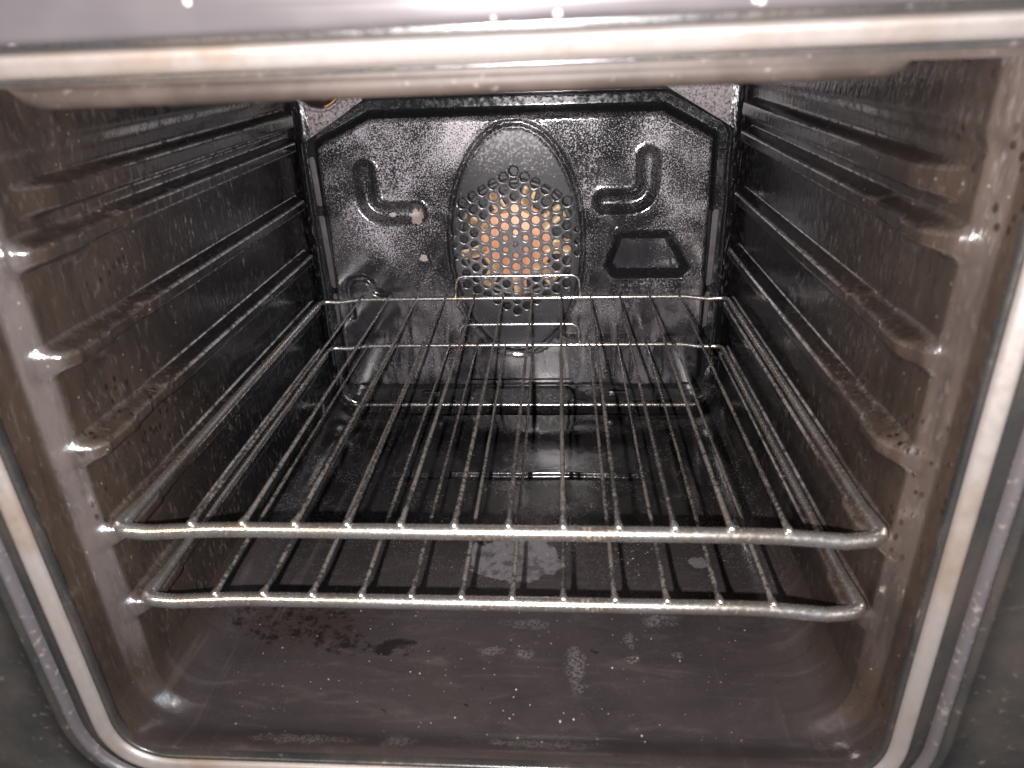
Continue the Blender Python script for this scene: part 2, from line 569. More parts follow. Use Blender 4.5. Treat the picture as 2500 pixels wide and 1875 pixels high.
def box(cx, cy, cz, sx, sy, sz, bev=0.0):
    """bevelled box as vertices and faces"""
    import bmesh
    bm = bmesh.new()
    bmesh.ops.create_cube(bm, size=1.0)
    for v in bm.verts:
        v.co = Vector((v.co.x * sx + cx, v.co.y * sy + cy, v.co.z * sz + cz))
    if bev > 0:
        bmesh.ops.bevel(bm, geom=list(bm.edges), offset=bev, segments=3, profile=0.5, affect='EDGES')
    bm.verts.ensure_lookup_table()
    V = [v.co.copy() for v in bm.verts]
    F = [[v.index for v in f.verts] for f in bm.faces]
    bm.free()
    return V, F


# ------------------------------------------------------------------ the oven
oven = empty("oven", (0, 0.2, -0.168), "open oven with a greasy black enamel cavity and a perforated fan cover", "oven")


def part(name, V, F, mat, parent=None, normals=None, smooth=True, label=None):
    o = mesh_obj(name, V, F, mat, None, normals, smooth)
    p = parent or oven
    o.parent = p
    if p is oven:
        o.matrix_parent_inverse = Matrix.Translation((0, -0.2, 0.168))
    if label:
        o["label"] = label
    return o


YB = 0.462          # back wall of the cavity
ZF = -0.168         # cavity floor
ZT = 0.2445         # cavity roof
HW = 0.238          # half width
ZFIL = -0.133       # where the wall turns into the floor fillet
RXF = 0.035

# --- U-shaped shell: left wall, floor, right wall on one grid
ys = np.concatenate([np.linspace(-0.0355, 0.03, 56), np.linspace(0.03, 0.296, 84)[1:], np.linspace(0.296, 0.312, 34)[1:], np.linspace(0.312, 0.44, 40)[1:], np.linspace(0.44, YB, 18)[1:]])
wall_z = np.linspace(ZT, ZFIL, 216)
fil_n = 14
floor_t = np.linspace(-1, 1, 150)


def half_w(y):
    t_ = np.clip((0.0075 - y) / 0.0115, 0, 1)
    w = HW + 0.0095 * (0.75 * t_ + 0.25 * t_ * t_ * (3 - 2 * t_))
    k = np.clip((y - (YB - 0.014)) / 0.014, 0, 1)
    return w - 0.014 * (1 - np.sqrt(np.clip(1 - k * k, 0, 1)))


def floor_z(y):
    z = ZF + 0.0105 * (1 - sstep(y, -0.034, 0.000)) ** 1.5
    k = np.clip((y - (YB - 0.014)) / 0.014, 0, 1)
    return z + 0.012 * (1 - np.sqrt(np.clip(1 - k * k, 0, 1)))


PITCH = 0.0595
RUN_Z = [-0.0155 + PITCH * k for k in range(-1, 4)]
TOP_Z = 0.1875


def bead(y, z, side):
    """pressed shelf runners: how far the wall stands in"""
    h = np.zeros(np.broadcast(y, z).shape)
    for i, zc in enumerate(RUN_Z):
        jit = 0.0012 * math.sin(i * 2.1 + side)
        # long rear bead with a flattened nose
        d = np.abs(z - zc)
        prof = 1 - sstep(d, 0.0044, 0.0080)
        ends = sstep(y, 0.074 + jit, 0.098 + jit) * (1 - sstep(y, 0.415, 0.430))
        a = 0.0125 * prof * ends
        # low neck
        zn = zc - 0.0008
        neck = 0.0108 * (1 - sstep(np.abs(z - zn), 0.0032, 0.0084)) * sstep(y, 0.030, 0.055) * (1 - sstep(y, 0.09, 0.115))
        # front foot, blunter and a little lower
        zf = zc - 0.0012
        foot = 0.0135 * (1 - sstep(np.abs(z - zf), 0.0026, 0.0105)) * sstep(y, -0.004, 0.018 + 0.008 * side) * (1 - sstep(y, 0.044, 0.070))
        h = np.maximum(h, np.maximum(a, np.maximum(neck, foot)))
        # knuckle under the rear of the foot
        h = h + 0.0036 * np.exp(-(((y - 0.056) / 0.013) ** 2 + ((z - zc + 0.0105) / 0.0055) ** 2))
        # shallow dish below the foot
        h = h - 0.0008 * np.exp(-(((y - 0.075) / 0.03) ** 2 + ((z - zc + 0.018) / 0.009) ** 2))
    d = np.abs(z - TOP_Z)
    prof = 1 - sstep(d, 0.0055, 0.0102)
    h = np.maximum(h, 0.012 * prof * sstep(y, 0.012, 0.05) * (1 - sstep(y, 0.42, 0.436)))
    # soft crease near the roof
    h = h + 0.003 * sstep(z, 0.205, 0.216)
    return h


def floor_relief(x, y):
    # raised rectangular plate in the rear half, plus slight unevenness of the sheet
    dx = np.maximum(np.abs(x + 0.003) - 0.130, 0)
    dy = np.maximum(np.abs(y - 0.372) - 0.061, 0)
    d = np.hypot(dx, dy)
    r = 0.0050 * (1 - sstep(d, 0.0045, 0.0078))
    r = r + 0.0006 * np.sin(x * 23 + 1) * np.cos(y * 17) + 0.0004 * np.sin(x * 51 + y * 37)
    return r * sstep(y, -0.005, 0.03)


def shell_point_rows():
    rows = []
    # left wall, top to bottom
    for z in wall_z:
        x = -(half_w(ys) - bead(ys, z, 0))
        rows.append(np.stack([x, ys, np.full_like(ys, z)], 1))
    for k in range(1, fil_n):
        a = math.pi / 2 * k / fil_n
        w = half_w(ys)
        rows.append(np.stack([-(w - RXF * (1 - math.cos(a))), ys, ZFIL - (ZFIL - floor_z(ys)) * math.sin(a)], 1))
    for t in floor_t:
        x = t * (half_w(ys) - RXF)
        rows.append(np.stack([x, ys, floor_z(ys) + floor_relief(x, ys)], 1))
    for k in range(fil_n - 1, 0, -1):
        a = math.pi / 2 * k / fil_n
        w = half_w(ys)
        rows.append(np.stack([(w - RXF * (1 - math.cos(a))), ys, ZFIL - (ZFIL - floor_z(ys)) * math.sin(a)], 1))
    for z in wall_z[::-1]:
        x = half_w(ys) - bead(ys, z, 1)
        rows.append(np.stack([x, ys, np.full_like(ys, z)], 1))
    return np.array(rows)


G = shell_point_rows()
du = np.gradient(G, axis=0)
dv = np.gradient(G, axis=1)
N = np.cross(du, dv)
N /= np.linalg.norm(N, axis=2, keepdims=True) + 1e-12
if N[len(wall_z) + fil_n + 70, 60, 2] < 0:
    N = -N
nrow, ny = G.shape[:2]
nw = len(wall_z)
row_floor0 = nw - 1
row_floor1 = nrow - nw


def grid_part(name, mask, mat, parent=None):
    """mask over cells (nrow-1, ny-1)"""
    idx = -np.ones((nrow, ny), int)
    ii, jj = np.nonzero(mask)
    used = np.zeros((nrow, ny), bool)
    for a, b in ((0, 0), (1, 0), (0, 1), (1, 1)):
        used[ii + a, jj + b] = True
    idx[used] = np.arange(used.sum())
    V = G[used]
    NN = N[used]
    F = np.stack([idx[ii, jj], idx[ii + 1, jj], idx[ii + 1, jj + 1], idx[ii, jj + 1]], 1)
    # orient with the inward normals
    f0 = F[len(F) // 2]
    g = np.cross(V[f0[1]] - V[f0[0]], V[f0[2]] - V[f0[0]])
    if g @ NN[f0[0]] < 0:
        F = F[:, ::-1]
    return part(name, V.tolist(), F.tolist(), mat, parent, NN.tolist())


cellz = (G[:-1, :, 2] + G[1:, :, 2])[:, :-1] / 2
celly = (ys[:-1] + ys[1:]) / 2
for side, (r_a, r_b, mat) in enumerate(((0, row_floor0, M_SIDE_L), (row_floor1, nrow - 1, M_SIDE_R))):
    base = np.zeros((nrow - 1, ny - 1), bool)
    base[r_a:r_b] = True
    run_masks = []
    for zc in RUN_Z:
        m = base & (np.abs(cellz - (zc - 0.001)) < 0.0115) & (celly[None] > -0.003) & (celly[None] < 0.432)
        run_masks.append(m)
    m = base & (np.abs(cellz - TOP_Z) < 0.0108) & (celly[None] > 0.010) & (celly[None] < 0.438)
    for q in run_masks:
        m = m & ~q
    run_masks.append(m)
    wall_mask = base.copy()
    for q in run_masks:
        wall_mask &= ~q
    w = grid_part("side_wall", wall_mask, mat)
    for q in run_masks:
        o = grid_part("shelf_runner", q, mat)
        o.parent = w
        o.matrix_parent_inverse = Matrix()
m = np.zeros((nrow - 1, ny - 1), bool)
m[row_floor0:row_floor1] = True
plate = np.zeros_like(m)
cx_ = (G[:-1, :, 0] + G[1:, :, 0])[:, :-1] / 2
plate = m & (np.abs(cx_ + 0.003) < 0.1395) & (np.abs(celly[None] - 0.372) < 0.0705)
fl = grid_part("cavity_floor", m & ~plate, M_FLOOR)
o = grid_part("raised_floor_plate", plate, M_FLOOR)
o.parent = fl
o.matrix_parent_inverse = Matrix()

# --- roof with a folded front lip
V, F = box(0, 0.213, ZT + 0.003, 0.50, 0.50, 0.005)
part("cavity_roof", V, F, M_ROOF, smooth=False)
lipV, lipF = [], []
prof = [(-0.0335, 0.2455), (-0.0352, 0.2440), (-0.0355, 0.2410), (-0.0345, 0.2384), (-0.0320, 0.2370), (-0.028, 0.2366), (-0.022, 0.2368), (0.0, 0.2385), (0.02, 0.2435)]
xs = np.linspace(-0.180, 0.182, 60)
for x in xs:
    e = min((x + 0.180), (0.182 - x))
    k = 1.0 if e > 0.012 else math.sqrt(max(0.0, 1 - ((0.012 - e) / 0.012) ** 2))
    for (y, z) in prof:
        lipV.append((x, y, 0.2466 + 0.008 * x + (z - 0.2456) * 1.06 * max(k, 0.03)))
npf = len(prof)
for i in range(len(xs) - 1):
    for j in range(npf - 1):
        lipF.append((i * npf + j, i * npf + j + 1, (i + 1) * npf + j + 1, (i + 1) * npf + j))
part("roof_lip", lipV, lipF, M_LIP, label="brown burnt lip folded down along the front of the cavity roof")

# --- rear wall of the cavity
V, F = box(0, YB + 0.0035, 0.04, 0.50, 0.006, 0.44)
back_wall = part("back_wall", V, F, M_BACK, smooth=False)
# lamp in the upper left corner
LX, LZ, LR = -0.2085, 0.2225, 0.0285
ringV, ringF = tube([(LX + LR * math.cos(a), YB - 0.002, LZ + LR * math.sin(a)) for a in np.linspace(0, 2 * math.pi, 49)], 0.0022, 8, False)
lampo = part("oven_lamp", ringV, ringF, M_BACK)
dome = []
domeF = []
nr, ns = 7, 32
for i in range(nr + 1):
    rad = (LR - 0.002) * math.sin(math.pi / 2 * (1 - i / nr)) if i < nr else 0.0004
    yy = YB - 0.001 - 0.011 * math.sin(math.pi / 2 * i / nr)
    for k in range(ns):
        a = 2 * math.pi * k / ns
        dome.append((LX + rad * math.cos(a), yy, LZ + rad * math.sin(a)))
for i in range(nr):
    for k in range(ns):
        k2 = (k + 1) % ns
        domeF.append((i * ns + k, i * ns + k2, (i + 1) * ns + k2, (i + 1) * ns + k))
o = part("glass_cover", dome, domeF, M_GLASS, lampo)
V, F = tube([(LX + (LR - 0.003) * math.cos(a), YB - 0.0045, LZ + (LR - 0.003) * math.sin(a)) for a in np.linspace(-1.35, -0.15, 16)], 0.0011, 6)
part("glass_clip", V, F, M_LAMPRIM, lampo)

# ------------------------------------------------------------------ fan cover panel (pressed sheet with real holes)
YFACE = 0.4315
YFL = 0.4525
FX, FZ, PIT_ = -0.0020, 0.0530, 0.01297


def poly_sdf(px, pz, P):
    """signed distance to a polygon, negative inside"""
    P = np.asarray(P, float)
    d = np.full(px.shape, 1e9)
    ins = np.zeros(px.shape, bool)
    n = len(P)
    for i in range(n):
        a, b = P[i], P[(i + 1) % n]
        ex, ez = b - a
        wx, wz = px - a[0], pz - a[1]
        t = np.clip((wx * ex + wz * ez) / (ex * ex + ez * ez), 0, 1)
        d = np.minimum(d, np.hypot(wx - ex * t, wz - ez * t))
        c = ((a[1] <= pz) & (b[1] > pz)) | ((b[1] <= pz) & (a[1] > pz))
        with np.errstate(divide='ignore', invalid='ignore'):
            xi = a[0] + (pz - a[1]) / (b[1] - a[1]) * ex
        ins ^= c & (px < xi)
    return np.where(ins, -d, d)


def path_dist(px, pz, P):
    d = np.full(px.shape, 1e9)
    for a, b in zip(P[:-1], P[1:]):
        ex, ez = b[0] - a[0], b[1] - a[1]
        t = np.clip(((px - a[0]) * ex + (pz - a[1]) * ez) / (ex * ex + ez * ez + 1e-12), 0, 1)
        d = np.minimum(d, np.hypot(px - a[0] - ex * t, pz - a[1] - ez * t))
    return d


def arc_pts(pts, r, n=7):
    return [(p.x, p.y) for p in fillet_path([(a, b, 0) for a, b in pts], [0] + [r] * (len(pts) - 2) + [0], n)]


OCT = [(-0.2095, 0.158), (-0.151, 0.1848), (0.1515, 0.1848), (0.2025, 0.158), (0.2055, 0.05), (0.2085, -0.115), (0.204, -0.1215), (-0.208, -0.1215), (-0.2125, -0.115), (-0.2095, 0.05)]
LPATH_L = arc_pts([(-0.1625, 0.1335), (-0.1620, 0.089), (-0.1105, 0.0885)], 0.024)
LPATH_R = arc_pts([(0.1393, 0.1405), (0.1395, 0.0968), (0.094, 0.0968)], 0.024)
TRAP = [(0.109, 0.0645), (0.166, 0.0635), (0.1885, 0.0225), (0.180, 0.0135), (0.107, 0.0145), (0.0975, 0.027)]
TPATH = arc_pts([(-0.1960, -0.030), (-0.1955, 0.015), (-0.1700, 0.0155), (-0.1650, -0.002), (-0.150, -0.0045)], 0.012)


def ell(px, pz, a, b):
    k = np.hypot((px + 0.001) / a, (pz - 0.0515) / b)
    g = np.hypot((px + 0.001) / a ** 2, (pz - 0.0515) / b ** 2)
    return (k - 1) * k / (g + 1e-9)


EA, EB = 0.0735, 0.1285


def panel_h(px, pz):
    """height of the sheet in front of the flange plane"""
    px = np.asarray(px, float)
    pz = np.asarray(pz, float)
    d = poly_sdf(px, pz, OCT)
    H = (YFL - YFACE) * (1 - sstep(d, -0.0035, 0.0095))
    # oval groove round the fan
    e = ell(px, pz, EA, EB)
    H = H - 0.0026 * (0.3 + 0.7 * sstep(pz, -0.06, 0.02)) * (1 - sstep(np.abs(e), 0.0008, 0.0033))
    H = H + 0.0009 * (1 - sstep(np.abs(np.abs(e) - 0.0048), 0.0, 0.0022))
    # two pressed L channels
    for P in (LPATH_L, LPATH_R):
        dd = path_dist(px, pz, P)
        H = H - 0.0085 * (1 - sstep(dd, 0.0035, 0.0135)) - 0.0012 * (1 - sstep(dd, 0.0, 0.008))
        H = H + 0.0006 * (1 - sstep(np.abs(dd - 0.0150), 0.0, 0.0025))
    # pressed pocket with sloping floor
    dd = poly_sdf(px, pz, TRAP)
    depth = 0.0030 + 0.0085 * sstep(pz, 0.066, 0.015)
    H = H - depth * (1 - sstep(dd, -0.0085, 0.0025))
    H = H + 0.0007 * (1 - sstep(np.abs(dd - 0.0040), 0.0, 0.0020))
    # small pressed hook shape lower left
    dd = path_dist(px, pz, TPATH)
    H = H - 0.0034 * (1 - sstep(dd, 0.0005, 0.0055))
    # raised edge of the flange
    H = H + 0.0045 * (1 - sstep(np.abs(d - 0.0215), 0.0008, 0.0035)) * sstep(pz, -0.12, -0.10)
    # gentle crown of the sheet and a slow dish towards the bottom
    H = H + 0.0004 * np.sin(px * 31) * np.cos(pz * 27)
    H = H - 0.0022 * sstep(pz, -0.03, -0.115) * (d < 0.02)
    return H


holes = []
for k in range(-6, 7):
    x = FX + k * PIT_ * math.sqrt(3) / 2
    if abs(k) == 6:
        for rw in (-1, 0, 1):
            holes.append((x, FZ + rw * PIT_ - (0.0 if k < 0 else -0.002), 0.0026))
        continue
    top = 6 - abs(k) / 2
    rws = np.arange(-top, top + 0.01, 1.0)
    for rw in rws:
        if abs(k) <= 1 and math.hypot(k * 0.866, rw) < 0.2:
            continue
        near = math.hypot(k * 0.866, rw)
        holes.append((x, FZ + rw * PIT_, 0.0032 if near < 1.1 else 0.00465))

X0, X1, Z0, Z1 = -0.2335, 0.2285, -0.1375, 0.2110
pts2 = []
edges = []
ST = 0.0021
gx = np.arange(X0 + ST, X1 - ST * 0.5, ST)
gz = np.arange(Z0 + ST, Z1 - ST * 0.5, ST)
gxx, gzz = np.meshgrid(gx, gz, indexing='ij')
gp = np.stack([gxx.ravel(), gzz.ravel()], 1)
gp = gp + rng.uniform(-0.18, 0.18, gp.shape) * ST
keep = np.ones(len(gp), bool)
for (hx, hz, hr) in holes:
    keep &= np.hypot(gp[:, 0] - hx, gp[:, 1] - hz) > hr + 0.0011
# slots of the flange (through openings) as rounded rectangles
slots = []
for (xa, za, xb, zb, hw_) in ((-0.2235, 0.144, -0.2222, 0.097, 0.0034), (-0.2220, 0.080, -0.2195, 0.001, 0.0036), (-0.2192, -0.012, -0.2188, -0.050, 0.0034),
                              (0.2165, 0.079, 0.2155, -0.001, 0.0036), (0.2153, -0.014, 0.2150, -0.052, 0.0034)):
    slots.append((xa, za, xb, zb, hw_))
for (xa, za, xb, zb, hw_) in slots:
    keep &= path_dist(gp[:, 0], gp[:, 1], [(xa, za), (xb, zb)]) > hw_ + 0.0009
# thin slot near the bottom centre
BS = (-0.060, -0.1128, 0.0585, -0.1132, 0.0012)
keep &= path_dist(gp[:, 0], gp[:, 1], [(BS[0], BS[1]), (BS[2], BS[3])]) > BS[4] + 0.0008
gp = gp[keep]
loops = []


def add_loop(L):
    a = len(pts2)
    pts2.extend(L)
    n = len(L)
    for i in range(n):
        edges.append((a + i, a + (i + 1) % n))
    loops.append((a, n))


for (hx, hz, hr) in holes:
    n = 20 if hr > 0.004 else 14
    add_loop([(hx + hr * math.cos(2 * math.pi * i / n), hz + hr * math.sin(2 * math.pi * i / n)) for i in range(n)])
for (xa, za, xb, zb, hw_) in slots + [BS]:
    dx, dz = xb - xa, zb - za
    L = math.hypot(dx, dz)
    tx, tz = dx / L, dz / L
    nx, nz = -tz, tx
    nseg = max(2, int(L / 0.004))
    lp = [(xa + dx * i / nseg + nx * hw_, za + dz * i / nseg + nz * hw_) for i in range(nseg + 1)]
    for i in range(1, 6):
        a = math.pi / 2 - math.pi * i / 6
        lp.append((xb + (tx * math.cos(a) + nx * math.sin(a)) * hw_, zb + (tz * math.cos(a) + nz * math.sin(a)) * hw_))
    lp += [(xb - dx * i / nseg - nx * hw_, zb - dz * i / nseg - nz * hw_) for i in range(nseg + 1)]
    for i in range(1, 6):
        a = -math.pi / 2 - math.pi * i / 6
        lp.append((xa + (tx * math.cos(a) + nx * math.sin(a)) * hw_, za + (tz * math.cos(a) + nz * math.sin(a)) * hw_))
    add_loop(lp)
# outer outline of the sheet: chamfered upper corners
OUT = []
outline = [(-0.2335, 0.160), (-0.1590, 0.2035), (-0.1590, 0.2110), (0.1540, 0.2110), (0.1540, 0.2085), (0.2270, 0.166), (0.2285, 0.150), (0.2270, -0.10), (0.2150, -0.1365), (-0.2200, -0.1365), (-0.2330, -0.10)]
no = len(outline)
for i in range(no):
    a, b = Vector(outline[i]), Vector(outline[(i + 1) % no])
    n = max(1, int((b - a).length / 0.003))
    for k in range(n):
        OUT.append(tuple(a.lerp(b, k / n)))
gp = gp[poly_sdf(gp[:, 0], gp[:, 1], OUT) < -0.0011]
add_loop(OUT)
nloopv = len(pts2)
allp = [Vector(p) for p in pts2] + [Vector((float(a), float(b))) for a, b in gp]
cv, ce, cf, ov, oe, of = delaunay_2d_cdt(allp, edges, [], 0, 1e-7)
cv = np.array([(v[0], v[1]) for v in cv])
cf = np.array([f for f in cf if len(f) == 3])
cen = cv[cf].mean(1)
ok = poly_sdf(cen[:, 0], cen[:, 1], OUT) < 0
for (hx, hz, hr) in holes:
    ok &= np.hypot(cen[:, 0] - hx, cen[:, 1] - hz) > hr * 0.985
for (xa, za, xb, zb, hw_) in slots + [BS]:
    ok &= path_dist(cen[:, 0], cen[:, 1], [(xa, za), (xb, zb)]) > hw_ * 0.985
cf = cf[ok]
cen = cen[ok]
H = panel_h(cv[:, 0], cv[:, 1])
eps = 2.5e-4
hx_ = (panel_h(cv[:, 0] + eps, cv[:, 1]) - panel_h(cv[:, 0] - eps, cv[:, 1])) / (2 * eps)
hz_ = (panel_h(cv[:, 0], cv[:, 1] + eps) - panel_h(cv[:, 0], cv[:, 1] - eps)) / (2 * eps)
PV = np.stack([cv[:, 0], YFL - H, cv[:, 1]], 1)
PN = np.stack([-hx_, -np.ones(len(cv)), -hz_], 1)
PN /= np.linalg.norm(PN, axis=1, keepdims=True)
# rolled-in edges of the punched holes
for (hx, hz, hr) in holes:
    dd_ = np.hypot(cv[:, 0] - hx, cv[:, 1] - hz)
    for i in np.nonzero(dd_ < hr * 1.02)[0]:
        nn_ = np.array([(hx - cv[i, 0]) / dd_[i] * 0.8, -1.0, (hz - cv[i, 1]) / dd_[i] * 0.8])
        PN[i] = nn_ / np.linalg.norm(nn_)


def tri_part(name, sel, mat, parent=None, extra=None):
    f = cf[sel]
    used = np.unique(f)
    remap = -np.ones(len(cv), int)
    remap[used] = np.arange(len(used))
    V = PV[used].tolist()
    NN = PN[used].tolist()
    F = []
    for a, b, c in f:
        g = np.cross(PV[b] - PV[a], PV[c] - PV[a])
        F.append((remap[a], remap[b], remap[c]) if g[1] < 0 else (remap[a], remap[c], remap[b]))
    if extra:
        for (lx, lz, ring_n, depth) in extra:
            # short collar behind each hole edge
            n = len(lx)
            base = len(V)
            for k in range(n):
                hh = float(panel_h(lx[k:k + 1], lz[k:k + 1])[0])
                cxm, czm = lx.mean(), lz.mean()
                nn = Vector((cxm - lx[k], 0, czm - lz[k])).normalized()
                V.append((lx[k], YFL - hh, lz[k]))
                NN.append(tuple(nn))
                V.append((lx[k], YFL - hh + depth, lz[k]))
                NN.append(tuple(nn))
            for k in range(n):
                k2 = (k + 1) % n
                F.append((base + 2 * k, base + 2 * k2, base + 2 * k2 + 1, base + 2 * k + 1))
    return part(name, V, F, mat, parent, NN)


e_c = ell(cen[:, 0], cen[:, 1], EA, EB)
d_oct = poly_sdf(cen[:, 0], cen[:, 1], OCT)
is_rim = d_oct > 0.0005
is_gr = e_c < -0.0032
is_ov = (np.abs(e_c) <= 0.0032)
dL = path_dist(cen[:, 0], cen[:, 1], LPATH_L) < 0.0140
dR = path_dist(cen[:, 0], cen[:, 1], LPATH_R) < 0.0140
dT = poly_sdf(cen[:, 0], cen[:, 1], TRAP) < 0.003
dU = path_dist(cen[:, 0], cen[:, 1], TPATH) < 0.0060
dU &= ~is_rim
main = ~(is_rim | is_gr | is_ov | dL | dR | dT | dU)
pan = tri_part("fan_cover_panel", main, M_PANEL)
pan["label"] = "black speckled panel at the back of the cavity"


def sub(o, p):
    o.parent = p
    o.matrix_parent_inverse = Matrix()
    return o


rim_extra = []
for (a, n) in loops[len(holes):len(holes) + len(slots) + 1]:
    L = np.array(pts2[a:a + n])
    rim_extra.append((L[:, 0], L[:, 1], n, 0.0018))
sub(tri_part("panel_rim", is_rim, M_RIM, None, rim_extra), pan)
ex = []
for (a, n) in loops[:len(holes)]:
    L = np.array(pts2[a:a + n])
    ex.append((L[:, 0], L[:, 1], n, 0.0013))
sub(tri_part("fan_grille", is_gr, M_GRILLE, None, ex), pan)
sub(tri_part("oval_groove", is_ov, M_CHANNEL), pan)
sub(tri_part("pressed_channel", dL, M_CHANNEL), pan)
sub(tri_part("pressed_channel", dR, M_CHANNEL), pan)
dTf = poly_sdf(cen[:, 0], cen[:, 1], TRAP) < -0.0080
sub(tri_part("pressed_pocket", dT & ~dTf, M_RIM), pan)
sub(tri_part("pocket_floor", dTf, M_POCKET), pan)
sub(tri_part("pressed_hook", dU, M_PANEL), pan)
# centre screw
V, F = [], []
rr_ = [(0.0, -0.0028), (0.0012, -0.0028), (0.0013, -0.0018), (0.0030, -0.0016), (0.0036, -0.0008), (0.0038, 0.0004)]
for (r_, dy) in rr_:
    for k in range(14):
        a = 2 * math.pi * k / 14
        V.append((FX + max(r_, 0.0001) * math.cos(a), YFACE + dy, FZ + max(r_, 0.0001) * math.sin(a)))
for i in range(len(rr_) - 1):
    for k in range(14):
        F.append((i * 14 + k, (i + 1) * 14 + k, (i + 1) * 14 + (k + 1) % 14, i * 14 + (k + 1) % 14))
sub(part("screw", V, F, M_SCREW), pan)
# backing strips behind the flange slots
for (xa, za, xb, zb, hw_) in slots:
    V, F = box((xa + xb) / 2, YFL + 0.0045, (za + zb) / 2, 0.014, 0.001, abs(za - zb) + 0.014)
    sub(part("slot_backing", V, F, M_SLOT, smooth=False), pan)

# bracket below the panel: tab with rounded shoulders and two small clips
tabs = []
tp = fillet_path([(-0.078, 0, -0.1515), (-0.066, 0, -0.1505), (-0.060, 0, -0.1345), (0.060, 0, -0.1345), (0.066, 0, -0.1505), (0.078, 0, -0.1515)], [0, 0.006, 0.009, 0.009, 0.006, 0], 5)
V, F = [], []
for i, p in enumerate(tp):
    V += [(p.x, 0.4505, p.z), (p.x, 0.4510, -0.1560), (p.x, 0.4540, p.z + 0.0008)]
for i in range(len(tp) - 1):
    F += [(3 * i, 3 * i + 1, 3 * i + 4, 3 * i + 3), (3 * i, 3 * i + 3, 3 * i + 5, 3 * i + 2)]
tabo = part("bottom_tab", V, F, M_BACK, smooth=False)
for cx in (-0.115, 0.118):
    V, F = box(cx, 0.4545, -0.1430, 0.024, 0.006, 0.0075, 0.0014)
    part("clip", V, F, M_RIM)
for cx in (-0.165, 0.165):
    for dx in (-0.004, 0.004):
        V, F = box(cx + dx, 0.4540, -0.1430, 0.0030, 0.006, 0.013, 0.0010)
        part("clip", V, F, M_RIM)
# rolled seam along the foot of the rear wall
V, F = tube([(-0.222, 0.452, -0.1545), (-0.212, 0.4512, -0.1572), (0.209, 0.4512, -0.1572), (0.219, 0.452, -0.1545)], 0.0024, 10)
part("rear_seam", V, F, M_SEAM)

# ------------------------------------------------------------------ fan behind the grille
YFAN = 0.4440
V, F = tube([(FX + 0.0640 * math.cos(a), 0.4535, FZ + 0.0640 * math.sin(a)) for a in np.linspace(0, 2 * math.pi, 61)], 0.0033, 10, False)
part("heating_element", V, F, M_SLOT)
fan = empty("fan", (FX, YFAN, FZ))
fan.parent = oven
fan.matrix_parent_inverse = Matrix.Translation((0, -0.2, 0.168))
V, F = [], []
prof = [(0.0002, -0.001), (0.010, -0.0012), (0.012, 0.0), (0.0395, 0.0006), (0.042, 0.0012), (0.042, 0.0030), (0.0002, 0.0032)]
for (r_, dy) in prof:
    for k in range(40):
        a = 2 * math.pi * k / 40
        V.append((r_ * math.cos(a), dy, r_ * math.sin(a)))
for i in range(len(prof) - 1):
    for k in range(40):
        F.append((i * 40 + k, (i + 1) * 40 + k, (i + 1) * 40 + (k + 1) % 40, i * 40 + (k + 1) % 40))
o = mesh_obj("hub", V, F, M_HUB, fan)
NBL = 9
bl_me = None
for b_ in range(NBL):
    if bl_me is None:
        V, F = [], []
        nu_ = 6
        for i in range(nu_ + 1):
            s_ = i / nu_
            r_ = 0.034 + 0.0290 * s_
            for k, t_ in enumerate((-1, -0.33, 0.33, 1)):
                wv = 0.0080 * (1 - 0.15 * s_)
                V.append((r_, -0.003 + 0.006 * t_ + 0.001 * s_, wv * t_ + 0.003 * math.sin(s_ * 2.2)))
        nb_ = len(V)
        V += [(v[0], v[1] + 0.0008, v[2]) for v in V]
        for i in range(nu_):
            for k in range(3):
                a = i * 4 + k
                F.append((a, a + 1, a + 5, a + 4))
                F.append((nb_ + a, nb_ + a + 4, nb_ + a + 5, nb_ + a + 1))
        for i in range(nu_):
            for k in (0, 3):
                a = i * 4 + k
                F.append((a, a + 4, nb_ + a + 4, nb_ + a))
        for k in range(3):
            a = nu_ * 4 + k
            F.append((a, a + 1, nb_ + a + 1, nb_ + a))
        o = mesh_obj("blade", V, F, M_BLADE, fan)
        bl_me = o.data
    else:
        o = bpy.data.objects.new("blade", bl_me)
        col.objects.link(o)
        o.parent = fan
    o.rotation_euler = (0, 2 * math.pi * (b_ + 0.23) / NBL, 0)

# ------------------------------------------------------------------ front frame round the mouth
YFR = -0.0365


def ring_path(hw, z0, z1, r, n=10):
    pts = [(-hw, 0, z0), (hw, 0, z0), (hw, 0, z1), (-hw, 0, z1)]
    P = fillet_path(pts, [r] * 4, n, closed=True)
    return [(p.x, p.z) for p in P]


def ring_sweep(path, profile, closed_profile=False):
    """profile: (outward offset, y)"""
    n = len(path)
    V, F = [], []
    m_ = len(profile)
    for i in range(n):
        a, b = Vector(path[i - 1]), Vector(path[(i + 1) % n])
        t = (b - a).normalized()
        nx, nz = t.y, -t.x
        for (o_, y_) in profile:
            V.append((path[i][0] + nx * o_, y_, path[i][1] + nz * o_))
    for i in range(n):
        i2 = (i + 1) % n
        rng_ = m_ if closed_profile else m_ - 1
        for j in range(rng_):
            j2 = (j + 1) % m_
            F.append((i * m_ + j, i * m_ + j2, i2 * m_ + j2, i2 * m_ + j))
    return V, F


BASE = [(p.x, p.z) for p in fillet_path([(-0.2410, 0, -0.1625), (0.2405, 0, -0.1625), (0.2350, 0, 0.2475), (-0.2430, 0, 0.2440)], [0.034, 0.034, 0.010, 0.010], 14, closed=True)]


def half_round(o0, o1, y0, hgt, n=10):
    return [(o0 + (o1 - o0) * (0.5 - 0.5 * math.cos(math.pi * i / n)), y0 - hgt * math.sin(math.pi * i / n)) for i in range(n + 1)]


